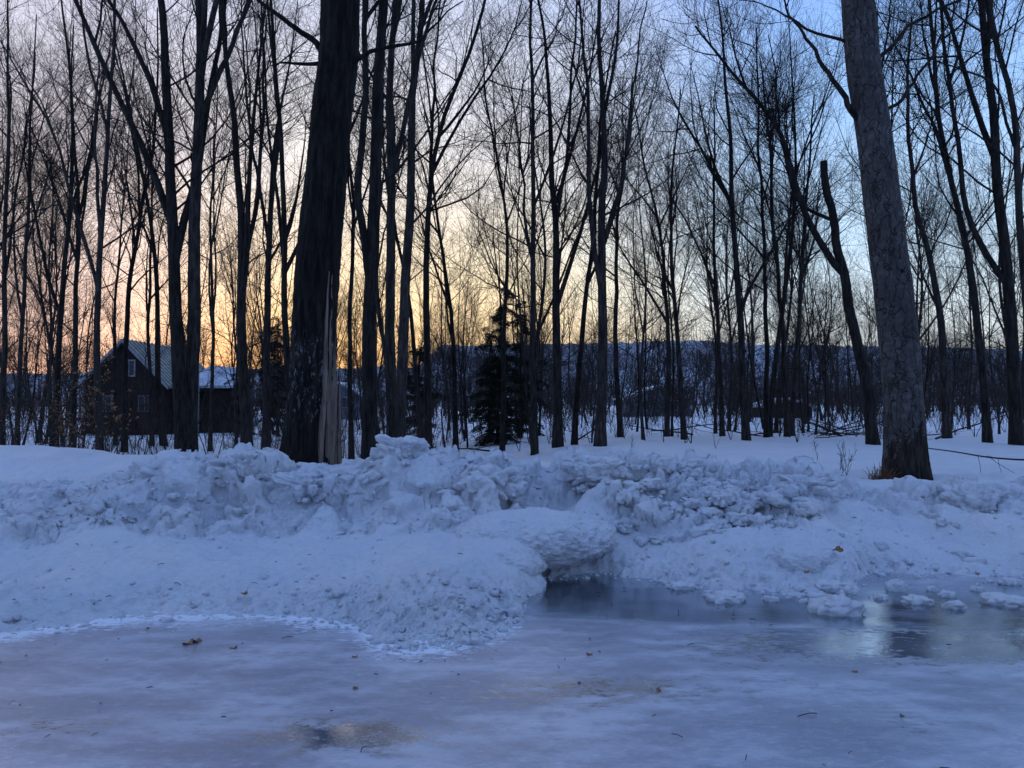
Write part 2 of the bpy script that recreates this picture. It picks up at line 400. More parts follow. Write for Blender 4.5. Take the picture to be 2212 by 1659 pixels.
def ice_mat():
    m, T = newmat('ice')
    p = posn(T, coord='World')
    att = T.n('ShaderNodeAttribute', attribute_name='wet').outputs['Fac']
    gl = T.n('ShaderNodeAttribute', attribute_name='gloss').outputs['Fac']
    ed = T.n('ShaderNodeAttribute', attribute_name='slush').outputs['Fac']
    ps = posn(T, (1, 1.9, 1), 'World')
    n1 = noise(T, ps, 1.1, 6, .6); n2 = noise(T, ps, 4.5, 8, .70); n3 = noise(T, p, 35, 6, .72); n4 = noise(T, p, 140, 2, .5); n5 = noise(T, ps, 13, 7, .75)
    c5 = T.math('SUBTRACT', n5, .5); c2 = T.math('SUBTRACT', n2, .5); c1 = T.math('SUBTRACT', n1, .5)
    wv = T.math('ADD', att, T.math('MULTIPLY', c2, .9))
    wet = T.mapr(wv, .30, .80)
    deep = T.mapr(T.math('ADD', wv, T.math('MULTIPLY', c1, .9)), .66, 1.02)
    gv = T.math('ADD', gl, T.math('ADD', T.math('MULTIPLY', c2, 1.7), T.math('MULTIPLY', c5, 2.2)))
    gp = T.mapr(gv, .26, .80)
    gloss = T.math('MAXIMUM', gp, T.math('MULTIPLY', wet, .97))
    milky = T.mix(T.mapr(n1, .36, .64), (.22, .23, .285), (.47, .49, .55))
    milky = T.mix(T.math('MULTIPLY', T.mapr(n2, .42, .66), .60), milky, (.19, .195, .245))
    milky = T.mix(T.math('MULTIPLY', T.mapr(n5, .50, .70), .45), milky, (.60, .63, .70))
    milky = T.mix(T.math('MULTIPLY', T.mapr(n3, .52, .72), .25), milky, (.60, .63, .70))
    col = T.mix(wet, milky, (.10, .13, .15))
    col = T.mix(deep, col, (.008, .012, .018))
    col = T.mix(T.math('MULTIPLY', gp, .60), col, (.09, .10, .115))
    sl = T.mapr(T.math('ADD', ed, T.math('ADD', T.math('MULTIPLY', c5, 1.5), T.math('MULTIPLY', c2, 1.2))), .40, .80)
    col = T.mix(T.math('MULTIPLY', sl, .9), col, (.76, .82, .90))
    h = T.math('ADD', T.math('MULTIPLY', n3, .6), T.math('ADD', T.math('MULTIPLY', n2, 1.5), T.math('MULTIPLY', n4, .15)))
    inv = T.math('SUBTRACT', 1., sl)
    gloss = T.math('MULTIPLY', gloss, inv)
    ro = T.math('ADD', T.mapr(gloss, 0, 1, .17, .02, False), T.math('MULTIPLY', T.mapr(n3, .4, .7), .04))
    bs = T.mapr(gloss, 0, 1, .22, .045, False)
    b = finish(T, col, ro, None, spec=.5, out=False)
    bn = T.n('ShaderNodeBump', {'Height': h, 'Strength': bs, 'Distance': .02})
    T.t.links.new(bn.outputs[0], b.inputs['Normal'])
    gs = T.n('ShaderNodeBsdfGlossy', {'Color': (.88, .93, 1., 1), 'Roughness': ro, 'Normal': bn.outputs[0]})
    lw = T.n('ShaderNodeLayerWeight', {'Blend': .5, 'Normal': bn.outputs[0]}).outputs['Facing']
    ff = T.math('MULTIPLY', T.math('POWER', lw, 1.5), T.math('MULTIPLY', T.math('ADD', .34, T.math('MULTIPLY', gloss, .42)), inv))
    mx = T.n('ShaderNodeMixShader', {0: ff, 1: b.outputs[0], 2: gs.outputs[0]})
    T.n('ShaderNodeOutputMaterial', {'Surface': mx.outputs[0]})
    return m
ixs = axis(-6, 6.5, .05, -300, 300, 1.12); iys = axis(2.2, 7.4, .05, -9, 7.5, 1.12)
iX, iY = np.meshgrid(ixs, iys)
iZ = .008*fbm(iX*1.5, iY*2, 0., 3, 81)
nY, nX = iX.shape; idx = np.arange(nY*nX).reshape(nY, nX)
Q = np.stack([idx[:-1, :-1], idx[:-1, 1:], idx[1:, 1:], idx[1:, :-1]], -1).reshape(-1, 4)
me = mesh_quads('icy_road', np.stack([iX, iY, iZ], -1).reshape(-1, 3), Q, ice_mat())
def gsum(L):
    o = 0
    for (cx, cy, rx, ry, a) in L: o = o+a*np.exp(-((iX-cx)/rx)**2-((iY-cy)/ry)**2)
    return np.clip(o, 0, 1.3)
wet = gsum([(.75, 6.15, .75, .62, 1.5), (1.35, 5.75, .6, .34, 1.0), (1.9, 5.9, .7, .35, .6), (2.6, 5.7, 1.0, .5, .6), (3.6, 5.8, 1.4, .8, .8), (5.4, 5.8, 1.5, .9, .7), (.40, 6.6, .5, .5, 1.0)])
gls = gsum([(.42, 4.15, .80, .28, .62), (-.80, 3.58, .50, .20, .85), (2.65, 4.95, 1.1, .45, .80), (1.5, 4.9, .8, .4, .35), (-2.1, 3.7, .4, .16, .45), (0.3, 3.5, .5, .12, .30), (1.9, 3.7, .8, .12, .35), (4, 4.8, 1, .4, .7), (-1.5, 4.6, .6, .2, .25)])
eb = np.interp(iX, XB, DB)-iY
slush = np.exp(-np.maximum(eb, 0)/.34)*.95*(1-np.clip(wet, 0, 1)*.9)*np.where(iX > .1, .5, 1)
for nm, v in (('wet', wet), ('gloss', gls), ('slush', slush)):
    a = me.attributes.new(nm, 'FLOAT', 'POINT'); a.data.foreach_set('value', v.astype(np.float32).ravel())
obj('icy_road', me)
for i, (px, py, w, h) in enumerate([(1815, 1325, 105, 36), (1570, 1298, 80, 20), (1665, 1298, 32, 14), (1935, 1275, 44, 26), (1985, 1302, 62, 16), (2045, 1288, 36, 14), (2060, 1312, 44, 16), (2175, 1305, 95, 20), (2180, 1262, 44, 16), (1790, 1275, 90, 22), (1900, 1292, 30, 12), (1470, 1270, 60, 12), (2110, 1275, 30, 12), (1530, 1285, 26, 12), (1735, 1300, 22, 10), (2010, 1275, 24, 12)]):
    x, y = gpt(px, py); rx = w/2/F*y; rz = h/F*y*.75
    A = Acc(); A.add(*blob((0, 0, 0), (rx, rx*.7, rz), 4, 900+i, 0, .34, 1.3, .6, .8, .05))
    obj('ice_chunk', A.mesh('ice_chunk', [M_SNOW]), loc=(x, y+rx*.4, rz*.2))

# ---------------------------------------------------------------- sky
w = bpy.data.worlds.new('World'); scene.world = w; w.use_nodes = True
T = NT(w.node_tree)
def srgb(r, g_, b):
    f = lambda v: ((v/255+.055)/1.055)**2.4 if v > 10 else v/255/12.92
    return (f(r), f(g_), f(b))
tc = T.n('ShaderNodeTexCoord').outputs['Generated']
dirn = T.n('ShaderNodeVectorMath', {0: tc}, operation='NORMALIZE').outputs[0]
z = T.n('ShaderNodeSeparateXYZ', {0: dirn}).outputs[2]
hz = T.n('ShaderNodeVectorMath', {0: T.n('ShaderNodeVectorMath', {0: dirn, 1: (1, 1, 0)}, operation='MULTIPLY').outputs[0]}, operation='NORMALIZE').outputs[0]
def dot(az):
    a = math.radians(az); return T.n('ShaderNodeVectorMath', {0: hz, 1: (math.sin(a), math.cos(a), 0)}, operation='DOT_PRODUCT').outputs['Value']
ZEN = srgb(142, 173, 234)
blue = T.ramp(z, [(0, srgb(216, 221, 222)), (.10, srgb(210, 225, 237)), (.2, srgb(182, 213, 243)), (.34, srgb(146, 187, 240)), (.47, srgb(124, 165, 232)), (.7, srgb(130, 165, 232)), (1, ZEN)])
warm = T.ramp(z, [(0, srgb(240, 202, 162)), (.08, srgb(245, 217, 172)), (.16, srgb(244, 228, 194)), (.27, srgb(229, 224, 220)), (.47, srgb(190, 199, 226)), (.75, srgb(138, 168, 232)), (1, ZEN)])
pink = T.ramp(z, [(0, srgb(204, 172, 178)), (.10, srgb(216, 188, 192)), (.2, srgb(222, 206, 208)), (.35, srgb(207, 204, 219)), (.47, srgb(186, 190, 217)), (.75, srgb(138, 166, 230)), (1, ZEN)])
cm = T.n('ShaderNodeMapping', {'Vector': dirn, 'Scale': (1, 1, 4)}).outputs[0]
cn = noise(T, cm, 3.2, 6, .6)
fw = T.mapr(T.math('ADD', dot(-16), T.math('MULTIPLY', T.math('SUBTRACT', cn, .5), .06)), .80, .998)
fp = T.mapr(dot(-46), .86, .97)
c = T.mix(fw, blue, warm)
c = T.mix(fp, c, pink)
fc = T.math('MULTIPLY', T.mapr(cn, .45, .68), T.math('MULTIPLY', T.mapr(dot(-40), .80, .95), T.mapr(z, .05, .3)))
c = T.mix(T.math('MULTIPLY', fc, .6), c, srgb(174, 172, 196))
# unseen anti-twilight side of the sky darkened towards its horizon for contrast on snow
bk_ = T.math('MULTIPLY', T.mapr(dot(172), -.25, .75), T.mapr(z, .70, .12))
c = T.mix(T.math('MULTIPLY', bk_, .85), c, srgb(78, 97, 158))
sky = T.n('ShaderNodeTexSky', sky_type='NISHITA', sun_disc=False, sun_elevation=math.radians(2.), sun_rotation=math.radians(-18), altitude=200)
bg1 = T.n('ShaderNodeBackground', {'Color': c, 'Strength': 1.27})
bg2 = T.n('ShaderNodeBackground', {'Color': sky.outputs[0], 'Strength': 0.05})
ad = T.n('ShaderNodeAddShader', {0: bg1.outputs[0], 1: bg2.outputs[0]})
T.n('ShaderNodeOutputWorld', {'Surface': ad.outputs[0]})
sl = bpy.data.lights.new('sun', 'SUN'); sl.energy = .08; sl.angle = math.radians(4); sl.color = (1, .72, .45)
so = bpy.data.objects.new('sun', sl); scene.collection.objects.link(so)
az, el = math.radians(-18), math.radians(2.)
sd = Vector((math.sin(az)*math.cos(el), math.cos(az)*math.cos(el), math.sin(el)))
so.rotation_euler = sd.to_track_quat('Z', 'Y').to_euler(); so.location = (-10, 30, 20)

# ---------------------------------------------------------------- hill
m, T = newmat('wooded_hillside')
a1 = noise(T, posn(T, (1, .4, 1.4), 'World'), .020, 5, .6); a2 = noise(T, posn(T, (1, 1, .25), 'World'), .5, 5, .8)
f = T.mapr(T.math('ADD', a1, T.math('MULTIPLY', T.math('SUBTRACT', a2, .5), .7)), .50, .60)
finish(T, T.mix(f, T.mix(T.mapr(a2, .35, .65), (.09, .09, .115), (.18, .18, .22)), (.52, .57, .66)), .9)  # forest colours lightened and blued, distance haze put into the base colour
hx = np.linspace(-900, 900, 700); hy = np.linspace(330, 640, 60)
HX, HYY = np.meshgrid(hx, hy)
top = np.interp(hx/480, [-2, -.62, -.45, -.12, -.09, .2, .45, .7, 2], [.05, .040, .046, .05, .079, .083, .078, .07, .05])*480
hh = top[None]*sstep(330, 480, HYY)*(1-.1*sstep(500, 640, HYY))
hh = hh+(1.6*fbm(HX*.25, HYY*.25, 0., 3, 91)+2*fbm(HX*.02, HYY*.02, 0., 2, 92))*sstep(350, 470, HYY)
nY, nX = HX.shape; idx = np.arange(nY*nX).reshape(nY, nX)
Q = np.stack([idx[:-1, :-1], idx[:-1, 1:], idx[1:, 1:], idx[1:, :-1]], -1).reshape(-1, 4)
obj('wooded_hill', mesh_quads('wooded_hill', np.stack([HX, HYY, hh-.5], -1).reshape(-1, 3), Q, m))

# ---------------------------------------------------------------- hero trees
def path3(pts, d, drift, rng, n, top=None):
    P = [pt(a, b, d) for a, b in pts]
    if top:
        a, b = np.array(P[-2]), np.array(P[-1]); v = (b-a); v /= np.linalg.norm(v)
        q = b.copy()
        while q[2] < top:
            v = v+np.array([rng.normal()*.06, rng.normal()*.05, .05]); v /= np.linalg.norm(v)
            q = q+v*1.5; P.append(tuple(q))
    P = resample(P, n)
    s = np.linspace(0, 1, n); P[:, 1] += drift*s+.12*np.sin(s*7+rng.uniform(0, 6))*s
    wob = rng.normal(size=n)*.04; wob = np.convolve(wob, [.3, .4, .3], 'same'); P[:, 0] += wob*np.minimum(1, s*6)
    return P
def hero(d, wpx, pts, top=16, forks=(), seed=0, dens=1., cs=.3, mat=None, limbs=3, broken=False):
    rng = R_(1000+seed); A = Acc()
    n = 26
    P = path3(pts, d, rng.normal()*.6, rng, n, None if broken else top)
    x0, y0 = P[0, 0], P[0, 1]
    z0 = zat(x0, y0)-.15
    P[0, 2] = min(P[0, 2], z0)
    r = wpx/2/F*d*.93
    zz = P[:, 2]-z0; H = max(top, P[-1, 2]+.1)-z0
    Rr = r*(1.05-(.84 if not broken else .45)*np.clip(zz/H, 0, 1)**1.05)+r*.35*np.exp(-np.maximum(zz, 0)/.3)
    A.add(*tubes(P[None], Rr[None], 12))
    stems = [] if broken else [(P[None], Rr[None])]
    for (w2, fp, ft) in forks:
        Q2 = path3(fp, d, rng.normal()*.8, rng, n, ft)
        j = np.argmin(np.abs(P[:, 2]-Q2[0, 2])); Q2[:, 1] += (P[j, 1]-Q2[0, 1])*np.linspace(1, .5, n); Q2[0, 0] = P[j, 0]
        r2 = w2/2/F*d*.93*(1-.75*np.linspace(0, 1, n))
        A.add(*tubes(Q2[None], r2[None], 9)); stems.append((Q2[None], r2[None]))
    crown(rng, A, stems, H, dens, cs, True, limbs)
    V = np.concatenate(A.V); V -= np.array([x0, y0, z0]); A.V = [V]
    A.Q = [np.concatenate(A.Q)]; A.M = [np.concatenate(A.M)]
    return obj('maple_tree', A.mesh('maple_tree', [mat or M_BARK]), loc=(x0, y0, z0))

HE = [
 (24, 13, [(6, 960), (10, 600), (18, 300), (5, 0)], 15, [(7, [(10, 600), (40, 330), (60, 100)], 12)]),
 (26, 11, [(38, 955), (38, 600), (45, 350), (40, 0)], 15, []),
 (25, 14, [(118, 955), (128, 700), (148, 450), (145, 200), (120, 0)], 15, [(8, [(140, 480), (175, 300), (190, 90)], 13)]),
 (28, 13, [(158, 950), (168, 650), (180, 450), (160, 200), (165, 60)], 15, [(8, [(176, 480), (215, 280), (240, 60)], 14)]),
 (22, 16, [(218, 985), (206, 700), (212, 450), (232, 200), (240, 0)], 15, [(9, [(210, 520), (180, 300), (170, 80)], 13)]),
 (26, 13, [(270, 950), (276, 700), (298, 480), (335, 330), (345, 120)], 14, []),
 (17.5, 32, [(398, 980), (378, 750), (362, 500), (340, 200), (322, 0)], 16, []),
 (18, 33, [(410, 975), (416, 700), (426, 450), (446, 150), (442, 0)], 17, [(17, [(425, 400), (410, 330)], None), (14, [(440, 260), (490, 90), (530, -40)], 14)]),
 (23, 25, [(535, 975), (524, 700), (518, 450), (500, 200), (480, 20)], 16, [(12, [(522, 600), (555, 400), (560, 200)], 14)]),
 (25, 19, [(575, 965), (572, 700), (578, 450), (598, 250), (560, 0)], 16, [(9, [(575, 520), (545, 300), (530, 60)], 15)]),
 (22, 17, [(632, 960), (622, 700), (614, 400), (610, 180), (598, 0)], 15, []),
 (15.5, 36, [(800, 985), (800, 700), (806, 450), (818, 200), (830, 0)], 16, [(20, [(800, 620), (775, 400), (800, 200), (795, 0)], 14)]),
 (17, 26, [(848, 965), (842, 700), (848, 450), (838, 200), (850, 0)], 16, []),
 (19, 27, [(862, 960), (876, 700), (882, 400), (886, 200), (905, 0)], 17, []),
 (20, 18, [(926, 955), (920, 700), (926, 450), (940, 300), (1000, 150)], 14, [(10, [(926, 480), (930, 300), (935, 100)], 13)]),
 (27, 12, [(985, 950), (978, 700), (960, 560)], 12, []),
 (21, 15, [(1155, 965), (1150, 700), (1150, 400), (1146, 100), (1150, 0)], 15, []),
 (22, 22, [(1205, 955), (1204, 700), (1202, 450), (1188, 200), (1180, 50)], 14, [(10, [(1203, 480), (1225, 330), (1240, 100)], 14)]),
 (21, 25, [(1296, 965), (1304, 700), (1306, 450), (1312, 250), (1300, 60)], 14, [(14, [(1304, 640), (1275, 480), (1270, 240)], 13), (11, [(1306, 520), (1345, 400), (1370, 200)], 13)]),
 (23, 14, [(1240, 955), (1252, 750), (1275, 550), (1285, 400)], 12, []),
 (26, 13, [(1340, 950), (1330, 700), (1340, 480), (1360, 330)], 12, []),
 (24, 13, [(1478, 945), (1468, 700), (1458, 500), (1460, 380)], 11, []),
 (26, 12, [(1560, 945), (1552, 700), (1545, 500), (1548, 300)], 12, []),
 (23, 18, [(1612, 955), (1604, 700), (1598, 450), (1590, 200), (1580, 60)], 14, []),
 (25, 13, [(1700, 945), (1690, 700), (1668, 480), (1660, 300)], 13, []),
 (24, 12, [(1655, 945), (1650, 750), (1640, 500), (1625, 300)], 12, []),
 (27, 13, [(1708, 945), (1722, 700), (1732, 480), (1745, 300)], 12, []),
 (26, 12, [(1440, 945), (1448, 700), (1430, 500), (1405, 400)], 11, []),
 (19, 26, [(1886, 958), (1862, 780), (1828, 600), (1812, 480), (1796, 400), (1788, 340)], 8, [(17, [(1822, 590), (1745, 470), (1680, 270), (1600, 190), (1500, 60)], None), (9, [(1812, 470), (1740, 440), (1700, 300), (1690, 180)], 11)]),
 (24, 18, [(2045, 955), (2030, 700), (2008, 560), (1975, 460), (1960, 250)], 13, []),
 (20, 18, [(2132, 955), (2110, 760), (2080, 560), (2030, 400), (2010, 300), (1975, 60)], 14, []),
 (19, 28, [(2196, 955), (2186, 750), (2170, 550), (2150, 350), (2120, 100)], 15, [(14, [(2176, 620), (2095, 480), (2070, 200)], 14)]),
 (16, 20, [(2232, 960), (2225, 700), (2205, 450), (2212, 200), (2160, 60)], 14, [(8, [(2212, 330), (2150, 170), (2100, 150)], 9)]),
 (21, 14, [(1942, 955), (1945, 600), (1935, 300), (1925, 0)], 15, []),
 (23, 12, [(760, 960), (755, 700), (768, 450), (760, 200)], 14, []),
 (25, 11, [(1085, 955), (1090, 700), (1100, 500), (1070, 330)], 13, []),
 (30, 9, [(330, 950), (318, 700), (330, 450), (325, 200)], 13, []),
 (31, 8, [(250, 950), (242, 700), (252, 450), (262, 200)], 13, []),
 (27, 9, [(455, 950), (462, 700), (452, 450), (470, 200)], 13, []),
]
for i, (d, wd, pts, top, forks) in enumerate(HE):
    broken = (pts[-1] == (1788, 340))
    hero(d, wd, pts, top, forks, i, 1.0 if d < 20 else .85, .32, broken=broken)

def big_tree(name, d, wpx, pts, top, seed, mats, amp, kfreq, forks=(), drift=0, gray=False):
    rng = R_(seed); A = Acc(); n = 520
    P = path3(pts, d, drift, rng, 40, top); P = resample(P, n)
    x0, y0 = P[0, 0], P[0, 1]; z0 = zat(x0, y0)-.15
    P[0, 2] = min(P[0, 2], z0)
    r = wpx/2/F*d; zz = np.maximum(P[:, 2]-z0, 0); H = top
    Rr = r*(1.05-.60*np.clip(zz/H, 0, 1)**1.3)+r*.28*np.exp(-zz/.35)
    sd_ = 110
    V, Qd = tubes(P[None], Rr[None], sd_)
    th = np.tile(np.arange(sd_)/sd_*2*np.pi, n); zr = np.repeat(zz, sd_); C = np.repeat(P, sd_, 0)
    tw = th+.15*zr*.3+.25*fbm(np.cos(th)*2, np.sin(th)*2, zr*1.5, 3, 12)
    n1 = vn(np.cos(tw)*kfreq, np.sin(tw)*kfreq, zr*2.2, 3); n2 = vn(np.cos(tw)*kfreq*2.3, np.sin(tw)*kfreq*2.3, zr*5, 4); n3 = fbm(np.cos(th)*1.2, np.sin(th)*1.2, zr*.8, 3, 6)
    rid = 1-np.abs(2*n1-1); rid2 = 1-np.abs(2*n2-1)
    fl = np.exp(-zr/.35)
    k = 1+amp*(rid-.7)+amp*.5*(rid2-.6)+.06*n3+fl*.22*np.cos(th*5+1)*.5+(.14*(rid-.6)*np.exp(-zr/.5) if gray else 0)
    V = C+(V-C)*k[:, None]
    mi = np.zeros(len(Qd), int)
    if gray:
        zc = zr[Qd[:, 0]]; tc_ = th[Qd[:, 0]]
        mi = (zc < .45+.45*fbm(np.cos(tc_)*5, np.sin(tc_)*5, zc*5, 4, 8, .7)+.35*np.maximum(0, np.cos(tc_-.2))).astype(int)
    A.V.append(V); A.Q.append(Qd); A.M.append(mi); A.c += len(V)
    stems = [(resample(P, 26)[None], np.interp(np.linspace(0, 1, 26), np.linspace(0, 1, n), Rr)[None])]
    for (w2, fp, ft) in forks:
        Q2 = path3(fp, d, rng.normal()*.8, rng, 26, ft)
        r2 = w2/2/F*d*(1-.8*np.linspace(0, 1, 26)); A.add(*tubes(Q2[None], r2[None], 10), 1 if gray else 0); stems.append((Q2[None], r2[None]))
    c0 = len(A.M)
    crown(rng, A, stems, top, 1.1, .5, False, 4)
    if gray: A.M[c0:] = [np.full(len(q), 1) for q in A.M[c0:]]
    V = np.concatenate(A.V)-np.array([x0, y0, z0]); A.V = [V]; A.Q = [np.concatenate(A.Q)]; A.M = [np.concatenate(A.M)]
    return obj(name, A.mesh(name, mats), loc=(x0, y0, z0)), (x0, y0, z0), P, Rr
o1, b1, P1, R1 = big_tree('maple_tree', 12.0, 94, [(662, 1010), (672, 850), (682, 700), (696, 480), (712, 240), (728, 0)], 18, 77, [M_BARKD], .09, 8,
    forks=[(16, [(722, 120), (600, 30), (480, -60)], None), (12, [(715, 160), (800, 110), (900, 90), (1000, 20)], None), (12, [(716, 130), (640, 120), (575, 125)], None)])
rng = R_(3)
A = Acc()
for k in range(9):
    offx = .26+.022*k+rng.normal()*.012; offy = -.26+.045*k
    zt = 3.8-.34*k+rng.normal()*.25
    zz = np.linspace(-.1, zt, 18)
    base = np.stack([np.interp(zz, P1[:, 2]-b1[2], P1[:, c])-(b1[0] if c == 0 else b1[1]) for c in (0, 1)], 1)
    sp = np.clip(1-zz/1.6, 0, 1)
    P = np.stack([base[:, 0]+offx+.08*sp*(k/7)-.01*zz+rng.normal(size=18)*.006, base[:, 1]+offy+rng.normal(size=18)*.006, zz], 1)
    r = .052*(1-.85*np.linspace(0, 1, 18)**1.8)
    A.add(*tubes(P[None], r[None], 5))
obj('splintered_trunk_wood', A.mesh('splintered_trunk_wood', [M_WOOD], False), parent=o1)
o2, b2, P2, R2 = big_tree('maple_tree', 10.6, 78, [(1954, 1035), (1950, 900), (1942, 780), (1926, 600), (1908, 450), (1890, 280), (1868, 0)], 16, 78, [M_BARKG, M_BARKB], .03, 11,
    forks=[(15, [(1888, 300), (1830, 210), (1750, 80), (1690, -40)], None), (10, [(1880, 140), (1960, 60), (2060, 10), (2160, -60)], None), (9, [(1888, 250), (1960, 210), (2060, 40), (2080, -80)], None), (8, [(1875, 100), (1800, 60), (1720, 0), (1600, -40)], None)], gray=True)
A = Acc(); bx, by, bz = pt(1950, 585, 10.4); A.add(*blob((bx-b2[0], by-b2[1], bz-b2[2]), (.05, .07, .09), 4, 5, 0, .3)); obj('bark_burr', A.mesh('bark_burr', [M_BARKB]), parent=o2)

# ---------------------------------------------------------------- forest fill
OLD = [make_variant(100+i, h, r, 'old') for i, (h, r) in enumerate([(16, .12), (14, .10), (15, .11), (13, .09), (12, .08)])]
FAR = [make_variant(150+i, h, r, 'far') for i, (h, r) in enumerate([(15, .12), (13, .10), (16, .13), (14, .11), (12, .10), (11, .09)])]
YNG = [make_variant(200+i, h, r, 'young') for i, (h, r) in enumerate([(10, .05), (8, .04), (12, .06), (7, .035), (11, .05), (9, .045), (6, .03), (10, .042)])]
rng = R_(42)
def place(coll, name, me, x, y, parent=None):
    o = bpy.data.objects.new(name, me); coll.objects.link(o)
    s = rng.uniform(.8, 1.12); o.location = (x, y, zat(x, y)-.1 if y < 200 else 0)
    o.scale = (s, s, s*rng.uniform(.9, 1.1)); o.rotation_euler = (rng.normal()*.035, rng.normal()*.05, rng.uniform(0, 6.28))
    return o
def okpos(x, y):
    p = CX+x/y*F
    if y < 46 and (168 < p < 355 or 425 < p < 500): return rng.random() < .12
    if -28 < x < -17 and 44 < y < 55: return False
    return True
cnt = 0
while cnt < 105:
    d = math.sqrt(rng.uniform(22**2, 38**2)); x = d*rng.uniform(-.95, .95)
    if not okpos(x, d): continue
    me = OLD[rng.integers(len(OLD))] if rng.random() < .15 else YNG[rng.integers(len(YNG))]
    place(scene.collection, 'young_maple_tree', me, x, d); cnt += 1
fc_ = bpy.data.collections.new('distant_forest')
cnt = 0
while cnt < 640:
    d = math.sqrt(rng.uniform(38**2, 130**2)); x = d*rng.uniform(-.85, .85)
    if not okpos(x, d): continue
    me = FAR[rng.integers(len(FAR))] if (rng.random() < .22 or d > 100) else YNG[rng.integers(len(YNG))]
    o = place(fc_, 'forest_tree', me, x, d); cnt += 1
    if d > 70: o.scale = (o.scale[0], o.scale[1], o.scale[2]*.82)
e = empty('distant_forest'); e.instance_type = 'COLLECTION'; e.instance_collection = fc_

def sapling(seed, leaves=False, k=1.):
    rg = R_(seed); A = Acc(); kk = rg.integers(2, 5)
    P0 = np.zeros((1, 3, 3)); P0[0, :, 2] = [-.2, 0, .1]; R0 = np.full((1, 3), .02)
    st = sprout(rg, [(P0, R0)], int(kk), .5, 1, lambda L, t: np.full(len(t), 2.0), (4, 28), 8, .006, .004, up=.3, wander=.08); A.add(*tubes(*st, 4))
    b = sprout(rg, [st], 22, .2, .98, lambda L, t: L*.33*(1.1-t*.7), (25, 60), 5, .006, .0028*k, up=.15, wander=.12); A.add(*tubes(*b, 3))
    tw = sprout(rg, [b], 70, .2, 1, lambda L, t: L*.4, (20, 60), 3, .006, .0022*k, up=.1); A.add(*tubes(*tw, 3))
    if leaves:
        tips = np.concatenate([tw[0][:, -1], tw[0][:, 1]]); tips = tips[rg.random(len(tips)) < .55]
        n = len(tips); a = rg.normal(size=(n, 3)); a /= np.linalg.norm(a, axis=1, keepdims=True); bb = np.cross(a, rg.normal(size=(n, 3))); bb /= np.linalg.norm(bb, axis=1, keepdims=True)
        V = np.stack([tips, tips+a*.045+bb*.022, tips+a*.09, tips+a*.045-bb*.022], 1).reshape(-1, 3)
        A.add(V, np.arange(n*4).reshape(-1, 4), 1)
    return A.mesh('sapling', [M_BRUSH, M_LEAF])
SAP = [sapling(300+i) for i in range(6)]; SAPL = [sapling(320+i, True) for i in range(3)]; SAPF = [sapling(340+i, False, 2.5) for i in range(5)]
uc = bpy.data.collections.new('undergrowth')
for i in range(1800):
    big = 1.
    if i < 130: d = rng.uniform(13.5, 19); x = d*rng.uniform(-.75, -.08)
    elif i < 700: d = math.sqrt(rng.uniform(17**2, 45**2)); x = d*rng.uniform(-.85, .85)
    else: d = math.sqrt(rng.uniform(42**2, 115**2)); x = d*rng.uniform(-.8, .8); big = 2.2
    p = CX+x/d*F
    if p > 1050 and d < 21.5: continue
    if -28 < x < -17 and 42 < d < 55: continue
    if 160 < p < 500 and d < 46 and rng.random() < .5: continue
    lf = (p < 240 and d < 40 and rng.random() < .5)
    me = SAPL[rng.integers(3)] if lf else (SAPF[rng.integers(5)] if big > 2 else SAP[rng.integers(6)])
    o = place(uc, 'sapling', me, x, d); s = rng.uniform(.5, 1.3)*big if d > 19 else rng.uniform(.35, 1.0); o.scale = (s, s, s)
e = empty('undergrowth'); e.instance_type = 'COLLECTION'; e.instance_collection = uc

def hemlock(x, y, H, Wd, seed):
    rg = R_(seed); A = Acc(); z0 = zat(x, y)-.1
    P = np.stack([np.zeros(12), np.zeros(12), np.linspace(0, H, 12)], 1)[None]; Rr = (.10*(1-.93*np.linspace(0, 1, 12)))[None]
    A.add(*tubes(P, Rr, 7))
    n = int(70*H/7); t = rg.uniform(.03, .99, n); az = rg.uniform(0, 6.28, n)
    L = Wd*(1.05-t)**.65*rg.uniform(.25, 1.3, n)*(1+.35*np.sin(az*2+seed+t*5))+.10
    k = 7; s = np.linspace(0, 1, k)
    B = np.zeros((n, k, 3)); B[:, :, 0] = np.cos(az)[:, None]*L[:, None]*s; B[:, :, 1] = np.sin(az)[:, None]*L[:, None]*s
    up = rg.uniform(-.05, .45, n)[:, None]
    B[:, :, 2] = (t*H)[:, None]+L[:, None]*(up*s-.42*s*s)
    A.add(*tubes(B, np.maximum(.012*(1-s), .003)[None]*np.ones((n, 1)), 3))
    m = int(15000*H/7); bi = rg.choice(n, m, p=L/L.sum()); u = rg.random(m)**.7*(k-1); i = np.minimum(u.astype(int), k-2); f = (u-i)[:, None]
    c = B[bi, i]*(1-f)+B[bi, i+1]*f
    out = B[bi, -1]-B[bi, 0]; out /= np.linalg.norm(out, axis=1, keepdims=True)
    side = np.cross(out, [0, 0, 1.]); side /= np.linalg.norm(side, axis=1, keepdims=True)
    sp = (L[bi]*.28*(1-.6*u/(k-1)))[:, None]
    c = c+side*rg.normal(size=(m, 1))*sp*.6+np.array([0, 0, 1.])*(-np.abs(rg.normal(size=(m, 1)))*.10)
    a = out+side*rg.normal(size=(m, 1))*.7+rg.normal(size=(m, 3))*.35; a /= np.linalg.norm(a, axis=1, keepdims=True)
    b = np.cross(a, rg.normal(size=(m, 3))); b /= np.linalg.norm(b, axis=1, keepdims=True)
    V = np.stack([c-a*.06, c+b*.015, c+a*.06, c-b*.015], 1).reshape(-1, 3)
    A.add(V, np.arange(m*4).reshape(-1, 4), 1)
    obj('hemlock_tree', A.mesh('hemlock_tree', [M_BARK, M_NEEDLE], False), loc=(x, y, z0))
